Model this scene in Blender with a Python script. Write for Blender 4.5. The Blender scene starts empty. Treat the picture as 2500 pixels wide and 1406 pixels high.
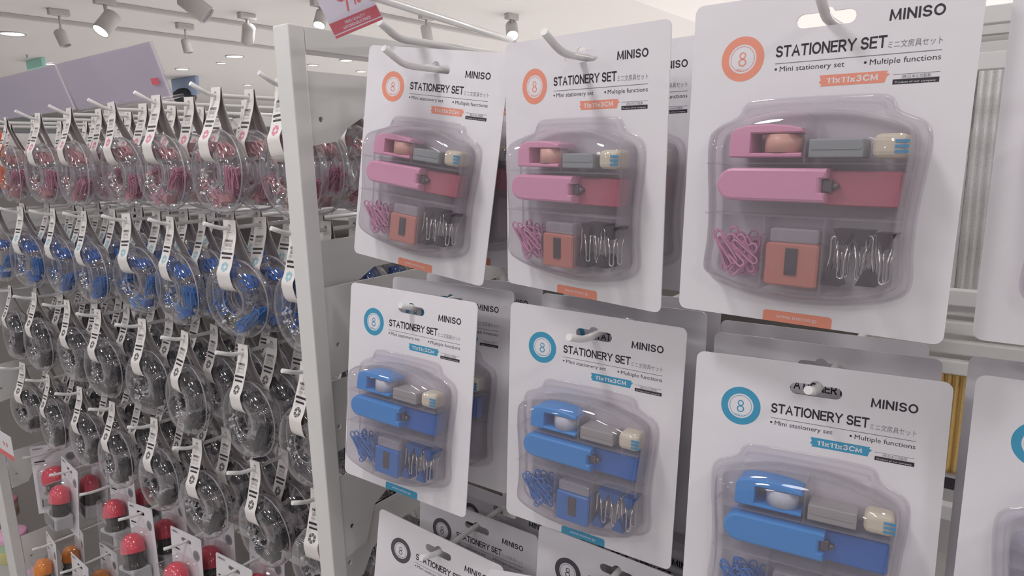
import bpy, bmesh, math, random
import numpy as np
from mathutils import Matrix, Vector

# ------------------------------------------------------------------ camera, world, exposure
S = bpy.context.scene
COL = S.collection
ZC = 1.50                                   # eye height
F = 1650.0
YAW, PITCH, ROLL = math.radians(36.78), math.radians(11.16), math.radians(-1.46)


def cam_axes():
    cy, sy, cp, sp = math.cos(YAW), math.sin(YAW), math.cos(PITCH), math.sin(PITCH)
    f = Vector((-sy * cp, cy * cp, -sp))
    r = Vector((cy, sy, 0))
    u = r.cross(f)
    c, s = math.cos(ROLL), math.sin(ROLL)
    return c * r + s * u, -s * r + c * u, f


CR, CU, CF = cam_axes()
cd = bpy.data.cameras.new('camera')
cd.sensor_width = 36.0
cd.lens = F / 2500 * 36.0
cd.clip_start = 0.01
cam = bpy.data.objects.new('camera', cd)
COL.objects.link(cam)
cam.matrix_world = Matrix(((CR.x, CU.x, -CF.x, 0), (CR.y, CU.y, -CF.y, 0), (CR.z, CU.z, -CF.z, ZC), (0, 0, 0, 1)))
S.camera = cam


def ray(px, py):
    return CR * ((px - 1250) / F) - CU * ((py - 703) / F) + CF


def atY(px, py, Y):
    d = ray(px, py)
    return d * (Y / d.y)                    # relative to the eye


def atZ(px, py, Z):
    d = ray(px, py)
    return d * (Z / d.z)


S.view_settings.view_transform = 'Standard'
S.view_settings.look = 'None'
S.view_settings.gamma = 1.0
S.view_settings.exposure = -0.27
S.cycles.transparent_max_bounces = 40
S.cycles.max_bounces = 6
S.cycles.caustics_reflective = False
S.cycles.caustics_refractive = False
S.cycles.sample_clamp_indirect = 4.0
S.cycles.use_denoising = True

wd = bpy.data.worlds.new('shop_world')
S.world = wd
wd.use_nodes = True
wb = wd.node_tree.nodes['Background']
wb.inputs[0].default_value = (0.93, 0.90, 0.94, 1)
wb.inputs[1].default_value = 0.42

CEIL = 0.90                                 # ceiling above the eye
BULK = 0.75                                 # underside of the lower bulkhead above the eye


def lamp(kind, name, loc, energy, size=0.2, col=(1, 0.975, 0.975), aim=None, **kw):
    l = bpy.data.lights.new(name, kind)
    l.energy = energy
    l.color = col
    if kind == 'AREA':
        l.shape = 'DISK'
        l.size = size
    else:
        l.shadow_soft_size = size
    for k, v in kw.items():
        setattr(l, k, v)
    o = bpy.data.objects.new(name, l)
    COL.objects.link(o)
    o.location = (loc[0], loc[1], loc[2] + ZC)
    if aim is not None:
        d = Vector((aim[0] - loc[0], aim[1] - loc[1], aim[2] - loc[2]))
        o.rotation_euler = d.to_track_quat('-Z', 'Y').to_euler()
    return o


# ceiling lamps over the aisle (outside the frame), spots of the track that light the rack
for lx in (-3.4, -1.9, -0.5, 0.9):
    for ly in (-2.6, -1.2, 0.0):
        lamp('AREA', 'aisle_downlight', (lx, ly, BULK - 0.02), 5.0, 0.17)
for lx in (-1.7, -0.9, -0.15, 0.6):
    lamp('SPOT', 'track_lamp', (lx, -0.75, BULK - 0.12), 5.0, 0.09, aim=(lx, 0.55, -0.10), spot_size=1.25, spot_blend=0.6)
# added fill lamps behind the rack; floor bounce brightens the ceiling and bulkhead
for ix in range(7):
    for iy in range(5):
        lx, ly = 1.2 - 1.7 * ix, 2.8 + 1.9 * iy
        lamp('AREA', 'shop_fill_lamp', (lx, ly, (BULK if lx > -1.6 else CEIL) - 0.02), 33.0 if lx > -1.6 else 13.0, 0.17)

# ------------------------------------------------------------------ materials
MATS = {}


def pmat(name, col, rough=0.5, metal=0.0, spec=0.5, emit=None, estr=0.0, noise=0.0, scale=40.0, trans=0.0):
    if name in MATS:
        return MATS[name]
    m = bpy.data.materials.new(name)
    m.use_nodes = True
    nt = m.node_tree
    b = nt.nodes['Principled BSDF']
    b.inputs['Base Color'].default_value = (*col, 1)
    b.inputs['Roughness'].default_value = rough
    b.inputs['Metallic'].default_value = metal
    b.inputs['Specular IOR Level'].default_value = spec
    if trans:
        b.inputs['Transmission Weight'].default_value = trans
    if emit:
        b.inputs['Emission Color'].default_value = (*emit, 1)
        b.inputs['Emission Strength'].default_value = estr
    if noise:
        n = nt.nodes.new('ShaderNodeTexNoise')
        n.inputs['Scale'].default_value = scale
        tc = nt.nodes.new('ShaderNodeTexCoord')
        nt.links.new(tc.outputs['Object'], n.inputs['Vector'])
        mx = nt.nodes.new('ShaderNodeMix')
        mx.data_type = 'RGBA'
        mx.inputs['A'].default_value = (*[c * (1 - noise) for c in col], 1)
        mx.inputs['B'].default_value = (*[min(1, c * (1 + noise)) for c in col], 1)
        nt.links.new(n.outputs['Fac'], mx.inputs['Factor'])
        nt.links.new(mx.outputs['Result'], b.inputs['Base Color'])
    MATS[name] = m
    return m


def clear(name, tint=(0.95, 0.945, 0.955), haze=0.05, hazecol=(0.75, 0.73, 0.78), rough=0.04, refl=1.0, f0=0.05, edge=0.0):
    """thin clear sheet: lets light straight through, mirrors by Fresnel, a little milky"""
    if name in MATS:
        return MATS[name]
    m = bpy.data.materials.new(name)
    m.use_nodes = True
    nt = m.node_tree
    nt.nodes.clear()
    out = nt.nodes.new('ShaderNodeOutputMaterial')
    tr = nt.nodes.new('ShaderNodeBsdfTransparent')
    tr.inputs[0].default_value = (*tint, 1)
    df = nt.nodes.new('ShaderNodeBsdfDiffuse')
    df.inputs[0].default_value = (*hazecol, 1)
    gl = nt.nodes.new('ShaderNodeBsdfGlossy')
    gl.inputs['Roughness'].default_value = rough
    lw = nt.nodes.new('ShaderNodeLayerWeight')
    lw.inputs['Blend'].default_value = 0.5
    pw = nt.nodes.new('ShaderNodeMath')
    pw.operation = 'POWER'
    pw.inputs[1].default_value = 3.5
    ma = nt.nodes.new('ShaderNodeMath')
    ma.operation = 'MULTIPLY_ADD'
    ma.inputs[1].default_value = 0.55 * refl
    ma.inputs[2].default_value = f0 * refl
    ma.use_clamp = True
    nt.links.new(lw.outputs['Facing'], pw.inputs[0])
    nt.links.new(pw.outputs[0], ma.inputs[0])
    hz = nt.nodes.new('ShaderNodeMath')
    hz.operation = 'MULTIPLY_ADD'
    hz.inputs[1].default_value = edge
    hz.inputs[2].default_value = haze
    nt.links.new(pw.outputs[0], hz.inputs[0])
    m1 = nt.nodes.new('ShaderNodeMixShader')
    nt.links.new(hz.outputs[0], m1.inputs[0])
    nt.links.new(tr.outputs[0], m1.inputs[1])
    nt.links.new(df.outputs[0], m1.inputs[2])
    m2 = nt.nodes.new('ShaderNodeMixShader')
    nt.links.new(ma.outputs[0], m2.inputs[0])
    nt.links.new(m1.outputs[0], m2.inputs[1])
    nt.links.new(gl.outputs[0], m2.inputs[2])
    nt.links.new(m2.outputs[0], out.inputs[0])
    MATS[name] = m
    return m


WHITE = pmat('white_board', (0.755, 0.735, 0.775), 0.42, noise=0.015, scale=90)
METAL_W = pmat('white_powder_coat', (0.70, 0.695, 0.69), 0.32, noise=0.02, scale=60)
HOOK_W = pmat('white_hook_coat', (0.74, 0.735, 0.73), 0.28)
INK = pmat('dark_ink', (0.025, 0.02, 0.03), 0.5)
INK2 = pmat('grey_ink', (0.22, 0.21, 0.23), 0.5)
INK3 = pmat('pale_grey_ink', (0.48, 0.47, 0.49), 0.5)
STEEL = pmat('bright_steel', (0.72, 0.70, 0.68), 0.22, metal=1.0)
BRASS = pmat('brass_wire', (0.75, 0.55, 0.25), 0.25, metal=1.0)
PAPER = pmat('strap_paper', (0.80, 0.77, 0.75), 0.5)
CLEAR = clear('clear_plastic', haze=0.022, edge=0.50, refl=1.35, f0=0.075)
RIM = clear('clear_rim_glint', haze=0.30, edge=0.4, hazecol=(0.82, 0.80, 0.84))  # whitish haze paints in the bright reflections along the ring edges
LID = clear('lid_plastic', tint=(0.9, 0.88, 0.9), haze=0.28, edge=0.4, rough=0.1)
BLIS = clear('blister_plastic', tint=(0.96, 0.945, 0.96), haze=0.12, edge=0.36, hazecol=(0.64, 0.60, 0.66), refl=1.0)
TRAY = clear('tray_plastic', tint=(0.95, 0.94, 0.95), haze=0.10, edge=0.30, rough=0.15, f0=0.02)
ACRYL = clear('acrylic_sheet', tint=(0.95, 0.94, 0.97), haze=0.04, edge=0.25)

ACC = {'coral': (0.80, 0.30, 0.21), 'blue': (0.055, 0.31, 0.50), 'charcoal': (0.085, 0.08, 0.095)}
SETC = {
    'coral': dict(a=(0.74, 0.33, 0.50), b=(0.44, 0.12, 0.165), roll=(0.72, 0.40, 0.32), clip=(0.60, 0.24, 0.42), body=(0.52, 0.20, 0.16), bind=(0.035, 0.022, 0.035), box=(0.28, 0.31, 0.32)),
    'blue': dict(a=(0.02, 0.27, 0.72), b=(0.015, 0.13, 0.48), roll=(0.55, 0.58, 0.66), clip=(0.02, 0.17, 0.55), body=(0.02, 0.15, 0.50), bind=(0.01, 0.09, 0.32), box=(0.34, 0.33, 0.33)),
    'charcoal': dict(a=(0.07, 0.07, 0.08), b=(0.04, 0.04, 0.05), roll=(0.5, 0.5, 0.5), clip=(0.05, 0.05, 0.06), body=(0.06, 0.06, 0.07), bind=(0.02, 0.02, 0.02), box=(0.3, 0.3, 0.3)),
}


# ------------------------------------------------------------------ geometry helpers
class G:
    def __init__(s):
        s.v, s.f, s.m, s.sm = [], [], [], []

    def add(s, verts, faces, mat=0, smooth=False, M=None):
        n = len(s.v)
        if M is not None:
            verts = [tuple(M @ Vector(p)) for p in verts]
        s.v += [tuple(p) for p in verts]
        for f in faces:
            s.f.append([i + n for i in f])
            s.m.append(mat)
            s.sm.append(smooth)
        return s

    def merge(s, o, M=None, moff=0):
        n = len(s.v)
        s.v += [tuple(M @ Vector(p)) if M is not None else p for p in o.v]
        for f, m, sm in zip(o.f, o.m, o.sm):
            s.f.append([i + n for i in f])
            s.m.append(m + moff)
            s.sm.append(sm)
        return s

    def mesh(s, name, mats):
        me = bpy.data.meshes.new(name)
        me.from_pydata(s.v, [], s.f)
        for m in (mats if isinstance(mats, (list, tuple)) else [mats]):
            me.materials.append(m)
        me.polygons.foreach_set('material_index', s.m)
        me.polygons.foreach_set('use_smooth', s.sm)
        me.update()
        return me

    def obj(s, name, mats, parent=None):
        return link(name, s.mesh(name, mats), parent)

    # ---- shapes
    def box(s, c, d, bev=0.0, seg=2, mat=0, M=None):
        bm = bmesh.new()
        bmesh.ops.create_cube(bm, size=1.0)
        for v in bm.verts:
            v.co = Vector((v.co.x * d[0], v.co.y * d[1], v.co.z * d[2]))
        if bev > 0:
            bmesh.ops.bevel(bm, geom=bm.edges[:], offset=min(bev, 0.49 * min(d)), segments=seg, affect='EDGES', profile=0.5)
        for v in bm.verts:
            v.co += Vector(c)
        bm.verts.index_update()
        s.add([v.co.copy() for v in bm.verts], [[v.index for v in f.verts] for f in bm.faces], mat, False, M)
        bm.free()
        return s

    def tube(s, path, r, n=8, closed=False, mat=0, caps=True, smooth=True):
        P = [Vector(p) for p in path]
        k = len(P)
        T = []
        for i in range(k):
            a = P[(i - 1) % k] if (closed or i > 0) else P[i]
            b = P[(i + 1) % k] if (closed or i < k - 1) else P[i]
            t = (b - a)
            T.append(t.normalized() if t.length > 1e-12 else Vector((0, 0, 1)))
        ref = Vector((0, 0, 1)) if abs(T[0].z) < 0.9 else Vector((1, 0, 0))
        N = (ref - T[0] * ref.dot(T[0])).normalized()
        base = len(s.v)
        vs = []
        for i in range(k):
            N = (N - T[i] * N.dot(T[i])).normalized()
            B = T[i].cross(N)
            rr = r[i] if isinstance(r, (list, tuple)) else r
            for j in range(n):
                a = 2 * math.pi * j / n
                vs.append(P[i] + N * (math.cos(a) * rr) + B * (math.sin(a) * rr))
        fs = []
        for i in range(k if closed else k - 1):
            i2 = (i + 1) % k
            for j in range(n):
                j2 = (j + 1) % n
                fs.append([i * n + j, i2 * n + j, i2 * n + j2, i * n + j2])
        s.add(vs, fs, mat, smooth)
        if caps and not closed:
            s.f.append([base + j for j in range(n)])
            s.m.append(mat)
            s.sm.append(False)
            s.f.append([base + (k - 1) * n + j for j in reversed(range(n))])
            s.m.append(mat)
            s.sm.append(False)
        return s

    def lathe(s, prof, n=24, mat=0, M=None, smooth=True):
        """prof: list of (radius, z) revolved round z"""
        vs, fs = [], []
        for r, z in prof:
            for j in range(n):
                a = 2 * math.pi * j / n
                vs.append((r * math.cos(a), r * math.sin(a), z))
        for i in range(len(prof) - 1):
            for j in range(n):
                j2 = (j + 1) % n
                fs.append([i * n + j, i * n + j2, (i + 1) * n + j2, (i + 1) * n + j])
        return s.add(vs, fs, mat, smooth, M)

    def loft(s, outline, layers, mat=0, cap0=True, cap1=True, smooth=False, dome=0.0, M=None):
        """outline: closed polygon of (x, z); layers: (y, inset); cap0 closes the first layer, cap1 the last"""
        n = len(outline)
        vs, fs = [], []
        mx = (min(p[0] for p in outline) + max(p[0] for p in outline)) / 2
        mz = (min(p[1] for p in outline) + max(p[1] for p in outline)) / 2
        hx = max(p[0] for p in outline) - mx
        hz = max(p[1] for p in outline) - mz
        for y, ins in layers:
            inner = offset_poly(outline, ins) if ins <= 0.0024 else [(mx + (p[0] - mx) * (1 - ins / hx), mz + (p[1] - mz) * (1 - ins / hz)) for p in outline]
            for (x, z) in inner:
                vs.append((x, y, z))
        for i in range(len(layers) - 1):
            for j in range(n):
                j2 = (j + 1) % n
                fs.append([i * n + j, i * n + j2, (i + 1) * n + j2, (i + 1) * n + j])
        s.add(vs, fs, mat, smooth, M)
        b = len(s.v) - len(vs)
        if cap0:
            s.f.append([b + j for j in reversed(range(n))])
            s.m.append(mat)
            s.sm.append(False)
        if cap1:
            if dome:
                last = vs[-n:]
                cx = sum(p[0] for p in last) / n
                cz = sum(p[2] for p in last) / n
                vv = list(last)
                y0 = last[0][1]
                for t in (0.7, 0.35):
                    vv += [(cx + (p[0] - cx) * t, y0 + dome * (1 - t * t), cz + (p[2] - cz) * t) for p in last]
                vv.append((cx, y0 + dome, cz))
                ff = []
                for i in range(2):
                    for j in range(n):
                        j2 = (j + 1) % n
                        ff.append([i * n + j, i * n + j2, (i + 1) * n + j2, (i + 1) * n + j])
                for j in range(n):
                    ff.append([2 * n + j, 2 * n + (j + 1) % n, 3 * n])
                s.add(vv, ff, mat, True, M)
            else:
                s.f.append([b + (len(layers) - 1) * n + j for j in range(n)])
                s.m.append(mat)
                s.sm.append(False)
        return s

    def plate(s, outline, holes, y0, y1, mat=0, matback=None):
        """flat plate in the x-z plane with holes, between y0 (front) and y1"""
        bm = bmesh.new()
        loops = []
        edges = []
        for poly in [outline] + holes:
            vv = [bm.verts.new((x, y0, z)) for x, z in poly]
            loops.append(vv)
            for i in range(len(vv)):
                edges.append(bm.edges.new((vv[i], vv[(i + 1) % len(vv)])))
        bmesh.ops.triangle_fill(bm, use_beauty=True, use_dissolve=False, edges=edges, normal=(0, -1, 0))
        bm.verts.index_update()
        vs = [tuple(v.co) for v in bm.verts]
        fs = [[v.index for v in f.verts] for f in bm.faces]
        ids = [[v.index for v in l] for l in loops]
        bm.free()
        n = len(vs)
        s.add(vs + [(x, y1, z) for x, _, z in vs], fs, mat)
        b = len(s.v) - 2 * n
        for f in fs:
            s.f.append([b + n + i for i in reversed(f)])
            s.m.append(mat if matback is None else matback)
            s.sm.append(False)
        for l in ids:
            for i in range(len(l)):
                a, c = l[i], l[(i + 1) % len(l)]
                s.f.append([b + a, b + c, b + n + c, b + n + a])
                s.m.append(mat)
                s.sm.append(False)
        return s

    def text2d(s, body, x0, x1, zb, cap, y, mat, bold=0.0, fit=True, fn=None):
        """lettering: spans x0..x1, baseline at zb, capital height cap, lies at depth y (or mapped by fn(x, z))"""
        vs, fs = glyphs(body, bold)
        w = max(p[0] for p in vs)
        sx = (x1 - x0) / w if fit else cap / 0.73
        sz = cap / 0.73
        if fn is None:
            pts = [(x0 + p[0] * sx, y, zb + p[1] * sz) for p in vs]
        else:
            pts = [fn(x0 + p[0] * sx, zb + p[1] * sz) for p in vs]
        return s.add(pts, fs, mat)

    def strokes(s, body, x0, x1, zb, cap, y, mat, wt=0.13, fn=None, gap=0.20):
        """plain sans capitals and digits drawn as strokes of weight wt (in capital heights)"""
        xs, x = [], 0.0
        for ch in body:
            w = 0.34 if ch == ' ' else LET[ch][0]
            xs.append(x)
            x += w + (0.0 if ch == ' ' else gap)
        tot = x - gap
        sx = (x1 - x0) / tot
        fn = fn or (lambda a, b: (a, y, b))
        h = wt / 2
        for ch, ox in zip(body, xs):
            if ch == ' ':
                continue
            for P in LET[ch][1]:
                P = [(ox + px, h + (1 - wt) * pz) for px, pz in P]
                n = len(P)
                L, R = [], []
                for i in range(n):
                    a, b = P[max(0, i - 1)], P[min(n - 1, i + 1)]
                    tx, tz = b[0] - a[0], b[1] - a[1]
                    l = math.hypot(tx, tz) or 1
                    tx, tz = tx / l, tz / l
                    m = 1.0
                    if 0 < i < n - 1:
                        c = P[i]
                        ux, uz = c[0] - a[0], c[1] - a[1]
                        lu = math.hypot(ux, uz) or 1
                        m = 1.0 / max(0.80, abs(tx * ux / lu + tz * uz / lu))
                    e = -h if i == 0 else (h if i == n - 1 else 0)
                    cx, cz = P[i][0] + tx * e, P[i][1] + tz * e
                    L.append((cx - tz * h * m, cz + tx * h * m))
                    R.append((cx + tz * h * m, cz - tx * h * m))
                pts = [fn(x0 + p[0] * sx, zb + p[1] * cap) for p in L + R]
                s.add(pts, [[i + n, i + 1 + n, i + 1, i] for i in range(n - 1)], mat)
        return s

    def disc(s, cx, cz, r0, r1, y, mat, n=40, fn=None, sq=1.0):
        vs, fs = [], []
        for j in range(n):
            a = 2 * math.pi * j / n
            for r in (r0, r1):
                p = (cx + r * math.cos(a), cz + r * sq * math.sin(a))
                vs.append(fn(*p) if fn else (p[0], y, p[1]))
        for j in range(n):
            j2 = (j + 1) % n
            fs.append([2 * j, 2 * j + 1, 2 * j2 + 1, 2 * j2])
        return s.add(vs, fs, mat)

    def poly(s, pts, y, mat, fn=None):
        return s.add([fn(*p) if fn else (p[0], y, p[1]) for p in pts], [list(range(len(pts)))], mat)


def _arc(cx, cz, rx, rz, a0, a1, n=8):
    return [(cx + rx * math.cos(math.radians(a0 + (a1 - a0) * i / n)), cz + rz * math.sin(math.radians(a0 + (a1 - a0) * i / n))) for i in range(n + 1)]


_S = _arc(.29, .745, .27, .255, 25, 250, 9) + _arc(.29, .255, .29, .255, 75, -155, 10)
LET = {
    'A': (.68, [[(0, 0), (.34, 1), (.68, 0)], [(.14, .33), (.54, .33)]]),
    'B': (.58, [[(0, 0), (0, 1)], [(0, 1), (.28, 1)] + _arc(.3, .76, .22, .24, 90, -90, 6) + [(0, .52)], [(.3, .52)] + _arc(.32, .26, .26, .26, 90, -90, 6) + [(0, 0)]]),
    'C': (.64, [_arc(.38, .5, .38, .5, 42, 318, 14)]),
    'D': (.62, [[(0, 0), (0, 1)], [(0, 1), (.25, 1)] + _arc(.26, .5, .36, .5, 90, -90, 9) + [(0, 0)]]),
    'E': (.52, [[(.52, 1), (0, 1), (0, 0), (.52, 0)], [(0, .52), (.47, .52)]]),
    'F': (.50, [[(.50, 1), (0, 1), (0, 0)], [(0, .52), (.44, .52)]]),
    'G': (.70, [_arc(.38, .5, .38, .5, 42, 325, 14) + [(.70, .48), (.42, .48)]]),
    'H': (.62, [[(0, 0), (0, 1)], [(.62, 0), (.62, 1)], [(0, .53), (.62, .53)]]),
    'I': (.02, [[(.01, 0), (.01, 1)]]),
    'L': (.48, [[(0, 1), (0, 0), (.48, 0)]]),
    'M': (.80, [[(0, 0), (.05, 1)], [(.07, .96), (.40, .06), (.73, .96)], [(.75, 1), (.80, 0)]]),
    'N': (.62, [[(0, 0), (0, 1)], [(.02, .98), (.60, .02)], [(.62, 0), (.62, 1)]]),
    'O': (.74, [_arc(.37, .5, .37, .5, 90, 450, 18)]),
    'P': (.56, [[(0, 0), (0, 1)], [(0, 1), (.28, 1)] + _arc(.3, .73, .26, .27, 90, -90, 6) + [(0, .46)]]),
    'Q': (.74, [_arc(.37, .5, .37, .5, 90, 450, 18), [(.45, .25), (.74, -.04)]]),
    'R': (.60, [[(0, 0), (0, 1)], [(0, 1), (.28, 1)] + _arc(.3, .73, .26, .27, 90, -90, 6) + [(0, .46)], [(.28, .46), (.60, 0)]]),
    'S': (.58, [_S]),
    'T': (.62, [[(0, 1), (.62, 1)], [(.31, 1), (.31, 0)]]),
    'U': (.60, [[(0, 1)] + _arc(.30, .30, .30, .30, 180, 360, 9) + [(.60, 1)]]),
    'Y': (.66, [[(0, 1), (.33, .48), (.66, 1)], [(.33, .48), (.33, 0)]]),
    'x': (.46, [[(0, .62), (.46, 0)], [(0, 0), (.46, .62)]]),
    '1': (.26, [[(0, .78), (.26, 1), (.26, 0)]]),
    '3': (.54, [_arc(.26, .75, .24, .25, 150, -80, 8), _arc(.26, .26, .28, .26, 90, -150, 9)]),
    '9': (.54, [_arc(.27, .70, .27, .30, 0, 360, 14), [(.54, .70), (.50, .30), (.36, .0)]]),
}
_gl = {}


def glyphs(body, bold):
    key = (body, bold)
    if key not in _gl:
        c = bpy.data.curves.new('lettering', 'FONT')
        c.body = body
        c.resolution_u = 2
        c.offset = bold
        o = bpy.data.objects.new('lettering', c)
        COL.objects.link(o)
        bpy.context.view_layer.update()
        dg = bpy.context.evaluated_depsgraph_get()
        me = o.evaluated_get(dg).to_mesh()
        vs = [(v.co.x, v.co.y) for v in me.vertices]
        fs = [list(p.vertices) for p in me.polygons]
        mn = min(p[0] for p in vs)
        vs = [(p[0] - mn, p[1]) for p in vs]
        o.evaluated_get(dg).to_mesh_clear()
        bpy.data.objects.remove(o)
        bpy.data.curves.remove(c)
        _gl[key] = (vs, fs)
    return _gl[key]


def offset_poly(P, d):
    if d == 0:
        return P
    n = len(P)
    area = sum(P[i][0] * P[(i + 1) % n][1] - P[(i + 1) % n][0] * P[i][1] for i in range(n))
    sg = 1 if area > 0 else -1
    out = []
    for i in range(n):
        ax, az = P[i - 1]
        bx, bz = P[(i + 1) % n]
        tx, tz = bx - ax, bz - az
        l = math.hypot(tx, tz) or 1
        out.append((P[i][0] - sg * tz / l * d, P[i][1] + sg * tx / l * d))
    return out


def chaikin(P, it=2):
    for _ in range(it):
        Q = []
        n = len(P)
        for i in range(n):
            a, b = P[i], P[(i + 1) % n]
            Q.append((a[0] * .75 + b[0] * .25, a[1] * .75 + b[1] * .25))
            Q.append((a[0] * .25 + b[0] * .75, a[1] * .25 + b[1] * .75))
        P = Q
    return P


def rrect(x0, x1, z0, z1, r, n=5):
    out = []
    for cx, cz, a0 in ((x1 - r, z1 - r, 0), (x0 + r, z1 - r, 90), (x0 + r, z0 + r, 180), (x1 - r, z0 + r, 270)):
        for i in range(n + 1):
            a = math.radians(a0 + 90 * i / n)
            out.append((cx + r * math.cos(a), cz + r * math.sin(a)))
    return out


def link(name, data, parent=None):
    o = bpy.data.objects.new(name, data)
    COL.objects.link(o)
    if parent is not None:
        o.parent = parent
    return o


def thing(name, label, cat, loc=(0, 0, 0), group=None, rot=None):
    o = bpy.data.objects.new(name, None)
    COL.objects.link(o)
    o.empty_display_size = 0.02
    o.location = (loc[0], loc[1], loc[2] + ZC)
    if rot is not None:
        o.rotation_euler = rot
    return tag(o, label, cat, group)


def tag(o, label, cat, group=None):
    o['label'] = label
    o['category'] = cat
    if group:
        o['group'] = group
    return o


def struct(o):
    o['kind'] = 'structure'
    return o


KIDS = {}


def kids(o):
    return [c for c in COL.objects if c.parent == o]


def copy_tree(tree, keep=None):
    """tree: (root, [(child, [grandchildren])]) -> a copy of the thing, its parts and sub-parts"""
    root, ch = tree
    r = root.copy()
    COL.objects.link(r)
    for c, gs in ch:
        if keep and not keep(c):
            continue
        k = c.copy()
        COL.objects.link(k)
        k.parent = r
        for g in gs:
            q = g.copy()
            COL.objects.link(q)
            q.parent = k
    return r


def axang(w):
    w = Vector(w)
    return Matrix.Rotation(w.length, 3, w.normalized()) if w.length > 1e-9 else Matrix.Identity(3)


ORD = ['first', 'second', 'third', 'fourth', 'fifth', 'sixth', 'seventh', 'eighth', 'ninth', 'tenth']

# ------------------------------------------------------------------ room shell
g = G()
g.box((-6, 4, CEIL + 0.05), (26, 26, 0.1))
o = g.obj('ceiling', pmat('ceiling_paint', (0.74, 0.72, 0.71), 0.8, noise=0.01, scale=2))
o.location.z = ZC
struct(o)
g = G()
g.box((1.5, 4.0, (BULK + CEIL) / 2), (6.3, 18, CEIL - BULK - 0.002))
o = g.obj('trim_1', pmat('bulkhead_paint', (0.88, 0.86, 0.84), 0.8))
o.location.z = ZC
struct(o)
g = G()
g.box((-6, 4, -0.05), (26, 26, 0.1))
struct(g.obj('floor', pmat('floor_tile', (0.72, 0.70, 0.68), 0.35, noise=0.05, scale=3)))
g = G()
g.box((-6, 13.05, 1.2), (26, 0.1, 2.4))
struct(g.obj('wall_back', pmat('far_wall_paint', (0.62, 0.64, 0.67), 0.8)))
g = G()
g.box((-15.0, 4, 1.2), (0.1, 18, 2.4))
struct(g.obj('wall_left', pmat('left_wall_paint', (0.55, 0.59, 0.60), 0.8)))

# ------------------------------------------------------------------ ceiling lamps
GLOW = pmat('lamp_glow', (1, 1, 1), 0.5, emit=(0.93, 1.0, 0.99), estr=14.0)
LAMPW = pmat('lamp_body', (0.52, 0.50, 0.49), 0.45)
RAILM = pmat('track_rail', (0.52, 0.50, 0.49), 0.5)


def downlight(px, py, wpx, label, group='ceiling downlights'):
    p = atZ(px, py, CEIL)
    depth = p.dot(CF)
    r = 0.5 * wpx * depth / F
    t = thing('ceiling_downlight', label, 'ceiling light', (p.x, p.y, CEIL), group)
    G().lathe([(r * 0.98, -0.003), (r * 1.0, -0.010), (r * 1.16, -0.012), (r * 1.2, -0.001)], 28).obj('trim_ring', LAMPW, t)
    G().lathe([(0.0001, -0.006), (r * 0.98, -0.004)], 28).obj('lens', GLOW, t)


for a in ((30, 80, 50, 'large round downlight at far left above the acrylic header signs'),
          (121, 154, 22, 'small round downlight just behind the tip of the acrylic header signs'),
          (445, 167, 28, 'round downlight right of the larger acrylic header sign'),
          (540, 152, 21, 'smallest round downlight left of a bigger one near the upright'),
          (573, 136, 38, 'wide round downlight high beside the white upright'),
          (764, 157, 24, 'round downlight in the frame opening, next to the upright'),
          (845, 146, 29, 'round downlight in the frame opening, just under the top beam'),
          (882, 173, 23, 'round downlight in the frame opening, beside the nearest coral card'),
          (605, 206, 19, 'round bright lamp low above the pink ring hooks by the upright')):
    downlight(*a)


def rail(p0, p1, label):
    a, b = atZ(*p0, CEIL), atZ(*p1, CEIL)
    x = (a.x + b.x) / 2
    g = G()
    y0, y1 = min(a.y, b.y), max(a.y, b.y)
    g.box((0, 0, -0.012), (0.035, y1 - y0, 0.024), 0.003)
    o = g.obj('lighting_track', RAILM)
    o.location = (x, (y0 + y1) / 2, CEIL + ZC)
    tag(o, label, 'track', 'lighting tracks')
    return x


def track_spot(px, py, size, aim, label, lit=False, drop=0.10):
    """px, py: middle of the lamp head in the photograph; the head hangs `drop` below the ceiling"""
    p = atZ(px, py, CEIL - drop)
    r = 0.5 * size * p.dot(CF) / F
    L = r * 3.0
    t = thing('track_spotlight', label, 'spotlight', (p.x, p.y, CEIL), 'track spotlights')
    q = Vector(aim).normalized().to_track_quat('Z', 'Y').to_matrix().to_4x4()
    M = Matrix.Translation((0, 0, -drop)) @ q
    G().lathe([(0.0001, -L / 2), (r * 0.75, -L / 2), (r, -L / 2 + 0.01), (r, L / 2), (r * 0.9, L / 2), (r * 0.88, L / 2 - 0.012)], 22, M=M).obj('housing', LAMPW, t)
    G().lathe([(r * 0.9, L / 2 - 0.010), (0.0001, L / 2 - 0.010)], 22, M=M).obj('lens', GLOW if lit else pmat('dark_lens', (0.25, 0.25, 0.26), 0.3), t)
    G().tube([(0, 0, -0.02), (0, 0, -drop * 0.55), tuple(M @ Vector((r * 0.2, 0, -L * 0.2)))], r * 0.22, 8).obj('arm', LAMPW, t)
    G().box((0, 0, -0.018), (0.04, 0.11, 0.036), 0.004).obj('adapter', LAMPW, t)


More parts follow.
